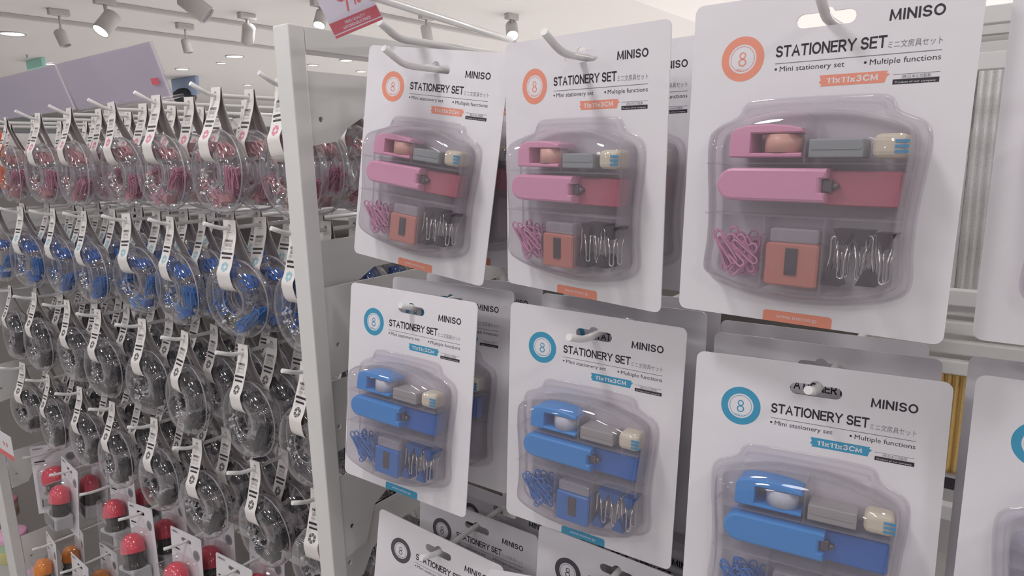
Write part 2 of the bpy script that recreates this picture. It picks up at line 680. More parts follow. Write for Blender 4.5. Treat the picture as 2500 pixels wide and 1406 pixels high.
rail((0, 28), (720, 122), 'long white lighting track crossing the ceiling above the header signs')
rail((290, 0), (800, 92), 'white lighting track nearer the camera, running behind the price sign')
rail((905, 20), (1240, 100), 'white lighting track above the empty hook behind the price sign')
rail((0, 152), (140, 113), 'dark far lighting track at the upper left corner')
track_spot(262, 56, 40, tuple(-ray(262, 56) * 0.5 + Vector((-0.45, -0.5, -0.75))), 'lit spotlight facing the viewer left of the first track', True, 0.13)
track_spot(152, 93, 26, (0.3, 0.2, -1), 'white spotlight hanging above the two header signs', False, 0.16)
track_spot(476, 14, 48, (0.5, 0.5, -0.6), 'large white spotlight cut off by the top edge of the picture', False, 0.12)
track_spot(606, 82, 30, (-0.6, 0.2, -0.7), 'white spotlight just left of the upright top', False, 0.12)
track_spot(456, 112, 22, (0.1, 0.1, -1), 'small white spotlight hanging right of the larger header sign', False, 0.14)
track_spot(783, 46, 30, tuple(-ray(783, 46) + Vector((-0.5, 0, -0.9))), 'lit spotlight beside the price sign over the top beam', True, 0.10)
track_spot(1042, 82, 26, (0.1, 0.1, -1), 'white spotlight above the empty curved hook', False, 0.12)
track_spot(1250, 74, 30, tuple(-ray(1250, 74) + Vector((0.1, 0, -0.9))), 'lit spotlight at the far end of the slanting rod', True, 0.10)

# far shop fittings glimpsed over the rack
p = atY(452, 206, 4.0)
t = thing('hanging_panel', 'pale blue panel hanging far behind the pink rings, dark round shape below it', 'panel', (p.x, p.y, CEIL - 0.001))
hh = CEIL - 0.001 - (p.z - 0.12)
G().box((0, 0, -hh / 2), (0.50, 0.04, hh), 0.006).obj('blue_board', pmat('pale_blue_panel', (0.34, 0.42, 0.60), 0.6), t)
G().lathe([(0.0001, 0.10), (0.06, 0.09), (0.11, 0.05), (0.12, 0.0), (0.10, -0.04), (0.0001, -0.06)], 20, M=Matrix.Translation((0.02, -0.03, -hh - 0.02))).obj('dark_shape', pmat('dark_cloth', (0.02, 0.025, 0.03), 0.8), t)
p = atY(88, 160, 2.45)
g = G().box((0, 0, -(CEIL - p.z + 0.02) / 2), (0.34, 0.03, CEIL - p.z + 0.02), 0.004)
o = g.obj('green_sign', pmat('green_sign', (0.3, 0.55, 0.48), 0.5, emit=(0.35, 0.75, 0.62), estr=0.12))
o.location = (p.x, p.y, CEIL - 0.001 + ZC)
tag(o, 'green glowing sign far away above the left header sign', 'sign')

# ------------------------------------------------------------------ display rack
rack = thing('display_rack', 'white metal display rack with upright post, side brackets and hook bars', 'display rack', (-0.5565, 0.409, -ZC))


def rpart(g, name, mat=METAL_W):
    """geometry given relative to the eye -> part of the rack"""
    M = Matrix.Translation((0.5565, -0.409, ZC))
    g.v = [tuple(M @ Vector(p)) for p in g.v]
    return g.obj(name, mat, rack)


PX0, PX1, PY0, PY1 = -0.568, -0.545, 0.400, 0.418
BACKY = 0.70
rpart(G().box(((PX0 + PX1) / 2, (PY0 + PY1) / 2, (0.122 - ZC) / 2), (PX1 - PX0, PY1 - PY0, ZC + 0.122), 0.0012), 'upright_post')
rpart(G().box(((PX0 + PX1) / 2, 0.735, (0.122 - ZC) / 2), (PX1 - PX0, 0.025, ZC + 0.122), 0.0012), 'rear_post')
rpart(G().box(((PX0 + PX1) / 2, (PY1 + 0.722) / 2, 0.111), (PX1 - PX0, 0.722 - PY1 - 0.0004, 0.022), 0.0012), 'top_beam')
LX = -1.66
rpart(G().box((LX, 0.409, (0.122 - ZC) / 2), (0.05, 0.018, ZC + 0.122), 0.0012), 'upright_post')
rpart(G().box((LX, 0.735, (0.122 - ZC) / 2), (0.05, 0.025, ZC + 0.122), 0.0012), 'rear_post')


def bracket(zt, x=-0.5475, arm=0.034, leg=0.075, yf=PY1 + 0.0003, lip=False):
    pts = [(yf, zt), (0.722, zt), (0.722, zt - arm), (yf + 0.075, zt - arm * 1.05), (yf + 0.045, zt - arm * 1.5), (yf + 0.030, zt - leg), (yf, zt - leg - 0.004)]
    g = G()
    th = 0.002
    holes = [[(yf + 0.012 + 0.0028 * math.cos(a), zt - leg * 0.68 + 0.0028 * math.sin(a)) for a in [i * math.pi / 5 for i in range(10)]]]
    g.plate(pts, holes, -th / 2, th / 2)
    g.v = [(x + y, a, z) for a, y, z in g.v]
    if lip:
        g.box((x + 0.004, (yf + 0.722) / 2, zt - 0.001), (0.010, 0.722 - yf, 0.002))
    rpart(g, 'side_bracket')


for zt in (-0.080, -0.228, -0.388, -0.53):
    bracket(zt, x=-0.5565, lip=(zt < -0.3))
for zt in (0.082, -0.126, -0.330):
    bracket(zt, leg=0.065 if zt > 0 else 0.09)
for zt in (0.067, -0.086, -0.239, -0.392, -0.58, -0.77):
    bracket(zt, x=LX + 0.027)
# bars the hooks sit on
for zt in (0.066, -0.087, -0.240, -0.393, -0.561, -0.772):
    rpart(G().box(((LX + PX0) / 2, BACKY + 0.006, zt), (PX0 - LX - 0.052, 0.012, 0.018), 0.001), 'hook_bar')
for zt in (0.102, 0.066, -0.134, -0.338):
    rpart(G().box(((PX1 + 0.30) / 2 + 0.001, BACKY + 0.006, zt), (0.30 - PX1 - 0.006, 0.012, 0.014), 0.001), 'hook_bar')
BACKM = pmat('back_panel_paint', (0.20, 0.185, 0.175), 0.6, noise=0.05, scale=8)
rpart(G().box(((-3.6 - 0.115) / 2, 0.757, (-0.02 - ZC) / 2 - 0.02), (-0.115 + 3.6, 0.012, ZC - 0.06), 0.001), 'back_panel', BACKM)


# ------------------------------------------------------------------ hooks
def hook_mesh(ytip, z0, r, rise, yback=BACKY):
    path = [(0, yback, 0), (0, yback - 0.1, 0), (0, ytip + 0.030, 0), (0, ytip + 0.023, rise * 0.06), (0, ytip + 0.018, rise * 0.18),
            (0, ytip + 0.012, rise * 0.42), (0, ytip, rise)]
    g = G().tube([(0, p[1] - ytip, p[2]) for p in path], r, 12)
    # rounded tip
    return g


_hm = {}


def hook(x, ytip, z, label, group, r=0.0026, rise=0.010, yback=BACKY):
    key = (round(yback - ytip, 4), r, rise)
    if key not in _hm:
        _hm[key] = hook_mesh(ytip, z, r, rise, yback).mesh('peg_hook', HOOK_W)
    o = link('peg_hook', _hm[key])
    o.location = (x, ytip, z + ZC)
    return tag(o, label, 'hook', group)


# ------------------------------------------------------------------ stationery sets
CW, CH = 0.149, 0.188


def mm(P):
    return [(x / 1000, z / 1000) for x, z in P]


def sym(H):
    """half outline from the top middle clockwise (x >= 0) -> closed, anticlockwise"""
    L = [(-x, z) for x, z in H if x > 0]
    return list(reversed(H)) + L if False else [p for p in reversed(H)] + L


FLANGE = chaikin(mm(sym([(0, -58.5), (33, -59), (38.5, -60.5), (40.5, -67), (47, -70.5), (54, -73), (57.8, -78), (57.5, -95), (55, -118), (54.5, -140), (56.5, -156), (54.5, -163), (45, -168), (25, -172.5), (0, -174.5)])), 2)
BODY = chaikin(mm(sym([(0, -63.5), (20, -64.5), (40, -69.5), (50, -73.5), (54.5, -79), (54.2, -95), (51.8, -118), (51.3, -140), (53.3, -155), (51.3, -160.5), (43, -164.5), (24, -169), (0, -171)])), 2)


def wire_loop(w, h, r, n=5):
    """outline of a wire handle in the x-z plane, standing on z = 0"""
    pts = [(-w * 0.9, 0, 0), (-w * 0.5, 0, h * 0.45), (-w * 0.55, 0, h * 0.85)]
    pts += [(w * 0.55 * math.cos(a), 0, h * 0.88 + w * 0.55 * math.sin(a)) for a in [math.pi * (1 - k / 4) for k in range(1, 4)]]
    pts += [(w * 0.55, 0, h * 0.85), (w * 0.5, 0, h * 0.45), (w * 0.9, 0, 0)]
    return pts


def paper_clip_path(L, w):
    pts = []

    def arc(cx, cz, r, a0, a1, k=4):
        for i in range(k + 1):
            a = math.radians(a0 + (a1 - a0) * i / k)
            pts.append((cx + r * math.cos(a), 0, cz + r * math.sin(a)))
    pts.append((-w * 0.2, 0.0006, -L * 0.18))
    arc(0, L * 0.28, w * 0.25, 180, 0)
    arc(w * 0.0, -L * 0.36, w * 0.33, 0, -180)
    arc(w * 0.05, L * 0.42, w * 0.42, 180, 0)
    pts.append((w * 0.47, 0, -L * 0.25))
    return pts


def make_set(colour):
    c = SETC[colour]
    acc = pmat('accent_' + colour, ACC[colour], 0.45)
    A = pmat('moulded_' + colour, c['a'], 0.32)
    B = pmat('dark_moulded_' + colour, c['b'], 0.35)
    root = thing('stationery_set', 'x', 'stationery set')
    parts = []

    def part(g, name, mats, sub=None):
        o = g.obj(name, mats, root)
        subs = [gg.obj(nn, mm_, o) for gg, nn, mm_ in (sub or [])]
        parts.append((o, subs))
        return o
    # --- printed backing card
    k = G()
    out = rrect(-CW / 2, CW / 2, -CH, 0, 0.005)
    slot = []
    sx0, sx1, szt, szb = -0.0135, 0.0172, -0.0125, -0.0200
    r = (szt - szb) / 2
    zc = (szt + szb) / 2
    for i in range(7):
        a = math.radians(-90 + 180 * i / 6)
        slot.append((sx1 - r + r * math.cos(a), zc + r * math.sin(a)))
    for i in range(5):
        a = math.radians(12 + 156 * i / 4)
        slot.append((0.002 + 0.0042 * math.cos(a), szt - 0.0008 + 0.0036 * math.sin(a)))
    for i in range(7):
        a = math.radians(90 + 180 * i / 6)
        slot.append((sx0 + r + r * math.cos(a), zc + r * math.sin(a)))
    k.plate(out, [slot], -0.0004, 0.0004, 0)
    y = -0.00048
    y2 = -0.00054
    k.disc(-0.0432, -0.0335, 0.0083, 0.0128, y, 2)
    k.disc(-0.0432, -0.0335, 0.0069, 0.0072, y, 2)
    k.disc(-0.0432, -0.0316, 0.0013, 0.0020, y, 2, 20, sq=1.0)
    k.disc(-0.0432, -0.0355, 0.0016, 0.0024, y, 2, 20, sq=0.95)
    k.text2d('点セット', -0.0468, -0.0396, -0.0403, 0.0012, y, 2)
    k.strokes('MINISO', 0.0338, 0.0577, -0.0212, 0.0056, y, 1, 0.18, gap=0.30)
    k.strokes('STATIONERY SET', -0.0234, 0.0328, -0.0345, 0.0064, y, 1, 0.18, gap=0.25)
    k.text2d('ミニ文房具セット', 0.0338, 0.0585, -0.0347, 0.0030, y, 3)
    k.poly([(-0.0238, -0.0381), (0.0585, -0.0381), (0.0585, -0.0377), (-0.0238, -0.0377)], y, 3)
    k.disc(-0.0232, -0.0410, 0.00005, 0.0007, y, 1, 12)
    k.text2d('Mini stationery set', -0.0210, 0.0135, -0.0424, 0.0030, y, 1)
    k.disc(0.0238, -0.0412, 0.00005, 0.0007, y, 1, 12)
    k.text2d('Multiple functions', 0.0260, 0.0585, -0.0426, 0.0030, y, 1)
    band = [(0.0012, -0.0462), (0.0352, -0.0462), (0.0344, -0.0472), (0.0362, -0.0480), (0.0348, -0.0492), (0.0340, -0.0522), (0.0018, -0.0522), (0.0026, -0.0512), (0.0010, -0.0500), (0.0020, -0.0488)]
    k.poly(list(reversed(band)), y, 2)
    k.strokes('11x11x3CM', 0.0055, 0.0303, -0.0508, 0.0034, y2, 0, 0.20, gap=0.36)
    k.poly([(0.0378, -0.0535), (0.0588, -0.0535), (0.0588, -0.0511), (0.0378, -0.0511)], y, 1)
    for z in (-0.0511, -0.0486):
        k.poly([(0.0378, z), (0.0588, z), (0.0588, z + 0.00025), (0.0378, z + 0.00025)], y, 3)
    k.text2d('(株)日本公司監製', 0.0418, 0.0550, -0.0505, 0.0014, y, 3)
    k.text2d('Product of our company', 0.0390, 0.0575, -0.0529, 0.0010, y2, 0)
    tab = [(-0.0195, -0.188), (-0.0195, -0.1830), (-0.0190, -0.1818), (-0.0178, -0.1813), (0.0180, -0.1813), (0.0192, -0.1818), (0.0197, -0.1830), (0.0197, -0.188)]
    k.poly(tab, y, 2)
    k.text2d('www.miniso.jp', -0.0115, 0.0115, -0.1855, 0.0024, y2, 0)
    part(k, 'backing_card', [WHITE, INK, acc, INK2])
    # --- clear blister
    b = G()
    b.loft(FLANGE, [(-0.0007, 0), (-0.0030, 0.0004), (-0.0042, 0.0016)], 0, cap0=False, cap1=False, smooth=True)
    b.loft(FLANGE, [(-0.0007, -0.0016), (-0.0011, -0.0014), (-0.0011, 0.0)], 0, cap0=False, cap1=False, smooth=True)
    n0 = len(FLANGE)
    b.loft(FLANGE, [(-0.0042, 0.0016), (-0.0043, 0.0040)], 0, cap0=False, cap1=False, smooth=False)
    b.loft(BODY, [(-0.0040, 0), (-0.0170, 0.0012), (-0.0212, 0.0022), (-0.0244, 0.0042), (-0.0267, 0.0074), (-0.0280, 0.0120)], 0, cap0=False, cap1=True, smooth=True, dome=-0.0010)
    # neck cover over the upper tab
    b.loft(chaikin(mm([(36, -61), (-36, -61), (-38.5, -67), (-30, -67.5), (0, -65), (30, -67.5), (38.5, -67)]), 1), [(-0.0042, 0)], 0, cap0=False, cap1=True)
    part(b, 'blister', BLIS)
    # --- compartment tray
    t = G()
    for (x, z, w, h) in ((0, -0.0948, 0.104, 0.0009), (0, -0.1238, 0.102, 0.0009), (0.0030, -0.0815, 0.0009, 0.026), (-0.0158, -0.1450, 0.0009, 0.041), (0.0165, -0.1450, 0.0009, 0.041)):
        t.box((x, -0.0125, z), (w, 0.020, h))
    t.loft(offset_poly(BODY, 0.0018), [(-0.0015, 0), (-0.0195, 0)], 0, cap0=True, cap1=False, smooth=True)
    part(t, 'compartment_tray', TRAY)
    # --- tape dispenser
    d = G()
    arch = mm([(-38.5, -91.5), (1.5, -91.5), (1.5, -89.0), (-26.5, -89.0), (-26.5, -78.3), (1.8, -78.3), (0.5, -75.8), (-6, -74.3), (-17, -73.3), (-30, -73.8), (-37, -76), (-38.5, -79)])
    d.loft(arch, [(-0.004, 0.0005), (-0.0045, 0), (-0.0225, 0), (-0.0235, 0.0008)], 0)
    rl = G().lathe([(0.004, 0), (0.0098, 0), (0.0098, 0.0100), (0.004, 0.0100), (0.004, 0)], 24, M=Matrix.Translation((-0.0110, -0.0140, -0.0888)))
    part(d, 'tape_dispenser', A, [(rl, 'tape_roll', pmat('tape_roll_' + colour, c['roll'], 0.4))])
    # --- staple box and eraser
    q = G().box((0.0185, -0.0145, -0.0868), (0.027, 0.017, 0.0098), 0.0008)
    q.box((0.0185, -0.0232, -0.0868), (0.0245, 0.0006, 0.0012), 0)
    part(q, 'staple_box', pmat('staple_box_' + colour, c['box'], 0.3))
    e = G().box((0.0437, -0.0140, -0.0858), (0.0165, 0.016, 0.0125), 0.0035, 3)
    e2 = G()
    for i in range(3):
        e2.box((0.0492, -0.0222, -0.0835 - i * 0.0026), (0.0062, 0.0006, 0.0015))
    part(e, 'eraser', pmat('cream_rubber', (0.66, 0.60, 0.47), 0.6), [(e2, 'eraser_print', pmat('eraser_blue', (0.05, 0.30, 0.55), 0.5))])
    # --- stapler
    st = mm([(15.7, -97.3)] + [(-35 + 9.3 * math.cos(math.radians(a)), -106.5 + 9.3 * math.sin(math.radians(a))) for a in range(90, 271, 20)] + [(15.7, -115.8), (15.7, -110.5), (12.8, -110), (12.8, -103), (15.7, -102.6)])
    s_ = G().loft(st, [(-0.008, 0.0008), (-0.009, 0), (-0.0232, 0), (-0.0246, 0.0005), (-0.0254, 0.0018)], 0)
    s2 = G().loft(rrect(0.0142, 0.0500, -0.1172, -0.0985, 0.0015, 3), [(-0.003, 0), (-0.016, 0), (-0.017, 0.0008)], 0)
    s3 = G().box((0.0155, -0.0185, -0.1065), (0.0050, 0.005, 0.0065), 0.0006)
    s3.lathe([(0.0001, 0), (0.0016, 0), (0.0016, 0.004), (0.0001, 0.004)], 10, M=Matrix.Translation((0.0195, -0.0170, -0.1065)) @ Matrix.Rotation(math.radians(90), 4, 'X'))
    part(s_, 'stapler', A, [(s2, 'stapler_base', B), (s3, 'staple_guide', pmat('dark_steel', (0.16, 0.14, 0.15), 0.3, metal=0.8))])
    # --- pencil sharpener
    h = G().loft(rrect(-0.0135, 0.0150, -0.1625, -0.1385, 0.002, 3), [(-0.004, 0.0006), (-0.0046, 0), (-0.0222, 0), (-0.0232, 0.001)], 0)
    lid = G().loft(rrect(-0.0122, 0.0138, -0.1384, -0.1305, 0.0015, 3), [(-0.006, 0.0006), (-0.0064, 0), (-0.0208, 0), (-0.0214, 0.0008)], 0)
    bl = G().box((0.001, -0.0237, -0.1485), (0.0065, 0.0010, 0.0150), 0.0003)
    part(h, 'pencil_sharpener', pmat('sharpener_' + colour, c['body'], 0.22), [(lid, 'sharpener_lid', LID), (bl, 'sharpener_blade', pmat('blade_dark', (0.10, 0.08, 0.09), 0.35, metal=0.6))])
    # --- binder clips
    bm_ = pmat('binder_clip_' + colour, c['bind'], 0.3)
    for i, (bx, bz, up) in enumerate(((0.0215, -0.1600, 1), (0.0255, -0.1292, -1), (0.0345, -0.1292, -1), (0.0385, -0.1585, 1), (0.0460, -0.1300, -1))):
        tri = [(-0.0048, 0), (0.0048, 0), (0.0010, 0.0085), (-0.0010, 0.0085)]
        if up < 0:
            tri = [(x, -z) for x, z in reversed(tri)]
        gb = G().loft([(bx + x, bz + z) for x, z in tri], [(-0.006, 0), (-0.0205, 0)], 0)
        gw = G()
        for yy in (-0.0095, -0.0185):
            pw = [(bx + x, yy + yv, bz + up * (0.0078 + z)) for x, yv, z in wire_loop(0.0032, 0.0195, 0.0005)]
            gw.tube(pw, 0.00058, 6)
        part(gb, 'binder_clip', bm_, [(gw, 'wire_handle', STEEL)])
    # --- loose paper clips
    rnd = random.Random(5)
    cm = pmat('clip_' + colour, c['clip'], 0.35)
    for i in range(18):
        g = G().tube(paper_clip_path(0.0235, 0.0060), 0.00062, 6)
        M = Matrix.Translation((-0.0315 + rnd.uniform(-0.0085, 0.0085), -0.006 - i * 0.00095, -0.1475 + rnd.uniform(-0.004, 0.004))) @ Matrix.Rotation(rnd.uniform(-0.9, 0.6), 4, 'Y') @ Matrix.Rotation(rnd.uniform(-0.15, 0.15), 4, 'X')
        g.v = [tuple(M @ Vector(p)) for p in g.v]
        part(g, 'paper_clip', cm)
    return root, parts


SETS = {c: make_set(c) for c in ('coral', 'blue', 'charcoal')}
_first = set()


def place_set(colour, loc, w, label, full=True):
    tree = SETS[colour]
    if colour in _first:
        keep = None if full else (lambda o: o.name.split('.')[0] in ('backing_card', 'blister', 'compartment_tray', 'tape_dispenser', 'stapler', 'eraser', 'pencil_sharpener', 'staple_box'))
        r = copy_tree(tree, keep)
    else:
        r = tree[0]
        _first.add(colour)
    A = axang(w).to_4x4()
    r.matrix_world = Matrix.Translation((loc[0], loc[1], loc[2] + ZC)) @ A
    tag(r, label, 'stationery set', {'coral': 'coral stationery sets on the upper hooks', 'blue': 'blue stationery sets on the middle hooks', 'charcoal': 'charcoal stationery sets on the lower hooks'}[colour])
    return r


R_ = math.radians
FRONT = [
    ('coral', 'P1', None), ]
POSES = {
    'p1': ((-0.4010, 0.4390, 0.0880), (-3.5, 8.1, 4.7)), 'p2': ((-0.2550, 0.4270, 0.0820), (0.3, 1.4, -9.4)), 'p3': ((-0.0950, 0.4200, 0.0850), (-2.7, 0.9, -2.6)),
    'p4': ((0.0640, 0.4300, 0.0850), (-2, 0.5, 0)),
    'b1': ((-0.4240, 0.4170, -0.1170), (-6.2, 1.9, 2.9)), 'b2': ((-0.2520, 0.4390, -0.1210), (-2.1, 1.8, 3.3)), 'b3': ((-0.0930, 0.4430, -0.1360), (-6.8, -0.2, 5.8)),
    'b4': ((0.0660, 0.4380, -0.1250), (-4, 0, 1.0)),
    'k1': ((-0.4080, 0.4200, -0.3510), (-5, 6, 4)), 'k2': ((-0.2340, 0.4450, -0.3200), (-4, 2, 1.0)), 'k3': ((-0.0900, 0.4450, -0.3300), (-4, 0, 1.0)),
}
WHERE = ['the hook nearest the upright', 'the second hook from the upright', 'the third hook from the upright', 'the rightmost hook']
ROWNAME = {'p': ('coral', 'coral'), 'b': ('blue', 'blue'), 'k': ('charcoal', 'grey-ringed')}
rnd = random.Random(11)
DEEP = {'p1': 2, 'p2': 2, 'p3': 1, 'p4': 1, 'b1': 3, 'b2': 3, 'b3': 3, 'b4': 2, 'k1': 3, 'k2': 3, 'k3': 2}
NTH = ['front', 'second', 'third', 'rearmost']
HOOKX = {}
for key, (loc, w) in POSES.items():
    colour, word = ROWNAME[key[0]]
    where = WHERE[int(key[1]) - 1]
    place_set(colour, loc, [R_(a) for a in w], 'front %s stationery set on %s' % (word, where))
    A = axang([R_(a) for a in w])
    sl = Vector(loc) + A @ Vector((0.002, 0, -0.0133))
    HOOKX[key] = (sl.x, sl.y, sl.z)
    for i in range(1, DEEP[key]):
        dx = {'1': 0.002, '2': -0.004, '3': -0.010, '4': -0.005}[key[1]] * i + rnd.uniform(-0.001, 0.001)
        yaw = rnd.uniform(-1.5, 1.5) + w[2] * max(0, 0.8 - 0.3 * i)
        ln = 'rearmost' if i == DEEP[key] - 1 else 'second'
        place_set(colour, (loc[0] + dx, loc[1] + 0.043 * i + 0.0026 * abs(w[2]), loc[2] - 0.0012 * i + rnd.uniform(-0.001, 0.001)),
                  [R_(w[0] * 0.8), R_(w[1] * 0.3), R_(yaw)], '%s %s stationery set on %s' % (ln, word, where), full=False)
place_set('charcoal', (-0.2640, 0.4080, -0.3360), (R_(-6), R_(-11), R_(1)), 'tilted grey-ringed stationery set leaning before the second hook from the upright', full=False)
HTIP = {'p': 0.380, 'b': 0.402, 'k': 0.395}
for key, (x, y, z) in HOOKX.items():
    colour, word = ROWNAME[key[0]]
    hook(x, HTIP[key[0]] + (0.018 if key in ('p3', 'b3') else 0), z - 0.0030, 'white peg hook holding the %s stationery sets on %s' % (word, WHERE[int(key[1]) - 1].replace('the ', 'the ')),
         'hooks of the stationery sets', 0.0027, 0.011 if key[0] == 'p' else 0.007)
hook(-0.450, 0.4235, 0.1025, 'empty white curved hook above the nearest coral card, left of the rod', 'hooks of the stationery sets', 0.0034, 0.011)

# ------------------------------------------------------------------ ring packs
RR, RT = 0.0318, 0.0164                     # ring radius, tube radius
RZ = -0.0885                                # ring centre below the hook


def strap_curve():
    """front-to-back path of the paper strap: list of (y, z), resampled with arc length"""
    c = [(-0.0004, 0.0075), (-0.0022, -0.010), (-0.0070, -0.026), (-0.0135, RZ + 0.044), (-0.0176, RZ + 0.036), (-0.0178, RZ + 0.029), (-0.0155, RZ + 0.0180), (-0.0095, RZ + 0.0125), (0.0, RZ + 0.0105),
         (0.0095, RZ + 0.0125), (0.0155, RZ + 0.0180), (0.0178, RZ + 0.029), (0.0176, RZ + 0.036), (0.0135, RZ + 0.044), (0.0070, -0.026), (0.0022, -0.010), (0.0004, 0.0075)]
    P = []
    for i in range(len(c) - 1):
        p0 = c[max(0, i - 1)]
        p1, p2 = c[i], c[i + 1]
        p3 = c[min(len(c) - 1, i + 2)]
        for k in range(4):
            t = k / 4
            P.append(tuple(0.5 * (2 * p1[a] + (p2[a] - p0[a]) * t + (2 * p0[a] - 5 * p1[a] + 4 * p2[a] - p3[a]) * t * t + (-p0[a] + 3 * p1[a] - 3 * p2[a] + p3[a]) * t ** 3) for a in (0, 1)))
    P.append(c[-1])
    s = [0.0]
    for i in range(1, len(P)):
        s.append(s[-1] + math.hypot(P[i][0] - P[i - 1][0], P[i][1] - P[i - 1][1]))
    return P, s


SP, SS = strap_curve()


def strap_at(s_):
    s_ = max(0, min(SS[-1], s_))
    for i in range(1, len(SS)):
        if SS[i] >= s_:
            t = (s_ - SS[i - 1]) / max(1e-9, SS[i] - SS[i - 1])
            y = SP[i - 1][0] + (SP[i][0] - SP[i - 1][0]) * t
            z = SP[i - 1][1] + (SP[i][1] - SP[i - 1][1]) * t
            dy, dz = SP[i][0] - SP[i - 1][0], SP[i][1] - SP[i - 1][1]
            l = math.hypot(dy, dz)
            return y, z, (dz / l, -dy / l)   # normal that points to the viewer on the front run
    return SP[-1][0], SP[-1][1], (1, 0)


def make_strap(col):
    g = G()
    hw = 0.0112
    n = len(SP)
    th = 0.0004
    vs = []
    for i in range(n):
        y, z = SP[i]
        w = hw * (1.0 if i > 2 else 0.96) + 0.0022 * math.exp(-((SS[i] - SS[-1] / 2) / 0.022) ** 2)
        _, _, nn = strap_at(SS[i])
        for q in (0, 1):
            for sx in (-1, 1):
                vs.append((sx * w, y + nn[0] * th * q, z + nn[1] * th * q))
    fs = []
    for i in range(n - 1):
        a, b = 4 * i, 4 * (i + 1)
        fs += [[a + 2, a + 3, b + 3, b + 2], [a, a + 2, b + 2, b], [a + 1, b + 1, b + 3, a + 3]]
    fs += [[0, 1, 3, 2]]
    g.add(vs, fs, 0, False)
    g.add(vs, [[4 * i, 4 * i + 4, 4 * i + 5, 4 * i + 1] for i in range(n - 1)], 6, False)  # unprinted inner face, its colour darkened to paint in the shade there

    def fn(x, s_):
        y, z, nn = strap_at(s_)
        return (x, y + nn[0] * 0.00065, z + nn[1] * 0.00065)

    def fneg(x, z):                          # text runs down the strap: z = -arc length
        return fn(x, -z)
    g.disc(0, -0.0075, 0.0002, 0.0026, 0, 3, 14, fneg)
    g.poly([(-0.004, -0.0145), (0.004, -0.0145), (0.004, -0.0141), (-0.004, -0.0141)], 0, 2, fneg)
    g.strokes('MINISO', -0.0068, 0.0068, -0.0262, 0.0032, 0, 1, 0.16, fn=fneg, gap=0.24)
    g.poly([(-0.0072, -0.0277), (0.0072, -0.0277), (0.0072, -0.0273), (-0.0072, -0.0273)], 0, 2, fneg)
    g.strokes('OFFICE', -0.0060, 0.0060, -0.0316, 0.0029, 0, 2, 0.13, fn=fneg)
    g.strokes('TOOLS SET', -0.0074, 0.0074, -0.0356, 0.0026, 0, 4, 0.12, fn=fneg)
    for z0, z1, x in ((-0.0412, -0.0386, 0.0092), (-0.0462, -0.0440, 0.0078)):
        g.poly([(-x, z0), (-x, z1), (x, z1), (x, z0)][::-1], 0, 1, fneg)
    g.poly([(-0.005, -0.0431), (0.005, -0.0431), (0.005, -0.0427), (-0.005, -0.0427)], 0, 4, fneg)
    # donut mark, divided by spokes
    zc = -0.0560
    for k in range(6):
        a0, a1 = math.radians(60 * k + 6), math.radians(60 * k + 54)
        for (ra, rb) in ((0.0022, 0.0040), (0.0043, 0.0058)):
            pts = [(rb * math.cos(a0 + (a1 - a0) * i / 4), zc + rb * math.sin(a0 + (a1 - a0) * i / 4)) for i in range(5)]
            pts += [(ra * math.cos(a1 + (a0 - a1) * i / 4), zc + ra * math.sin(a1 + (a0 - a1) * i / 4)) for i in range(5)]
            g.poly(pts, 0, 5, fneg)
    return g.mesh('strap', [PAPER, INK, INK2, pmat('hole_shadow', (0.30, 0.28, 0.28), 0.7), INK3, pmat('donut_' + col, {'pink': (0.80, 0.22, 0.36), 'blue': (0.30, 0.60, 0.72), 'black': (0.10, 0.10, 0.11)}[col], 0.5), pmat('strap_inside_shaded', (0.40, 0.36, 0.36), 0.6)])


def make_shell():
    g = G()
    NU, NV = 44, 16
    vs, fs = [], []
    for i in range(NU):
        a = 2 * math.pi * i / NU
        for j in range(NV):
            b = 2 * math.pi * j / NV
            cb, sb = math.cos(b), math.sin(b)
            e = 0.80
            x = math.copysign(abs(cb) ** e, cb) * RT
            y = math.copysign(abs(sb) ** e, sb) * RT
            r = RR + x
            vs.append((r * math.cos(a), y, RZ + r * math.sin(a)))
    for i in range(NU):
        i2 = (i + 1) % NU
        for j in range(NV):
            j2 = (j + 1) % NV
            fs.append([i * NV + j, i * NV + j2, i2 * NV + j2, i2 * NV + j])
    g.add(vs, fs, 0, True)
    for rr, tr in ((RR + RT + 0.0003, 0.0009), (RR - RT - 0.0002, 0.0006)):
        g.tube([(rr * math.cos(a), 0.001, RZ + rr * math.sin(a)) for a in [2 * math.pi * i / 40 for i in range(40)]], tr, 5, True, 1)
    # added tubes that draw the bright glint round the hole, front and back
    for yy in (-0.0085, 0.0085):
        rr = RR - RT + 0.0026
        g.tube([(rr * math.cos(a), yy, RZ + rr * math.sin(a)) for a in [2 * math.pi * i / 36 for i in range(36)]], 0.0006, 5, True, 1)
    return g.mesh('clear_shell', [CLEAR, RIM])


RC = {'pink': dict(clip=(0.58, 0.22, 0.34), chunk=(0.52, 0.25, 0.28), pin=(0.75, 0.72, 0.72)),
      'blue': dict(clip=(0.02, 0.20, 0.60), chunk=(0.015, 0.13, 0.50), pin=(0.70, 0.72, 0.78)),
      'black': dict(clip=(0.035, 0.035, 0.045), chunk=(0.03, 0.03, 0.038), pin=(0.62, 0.63, 0.66))}


def ring_frame(deg, rad=0.0, y=0.0):
    """frame inside the ring at an angle: x along the radius, z along the ring"""
    a = math.radians(deg)
    r = RR + rad
    return Matrix.Translation((r * math.cos(a), y, RZ + r * math.sin(a))) @ Matrix.Rotation(-a, 4, 'Y')


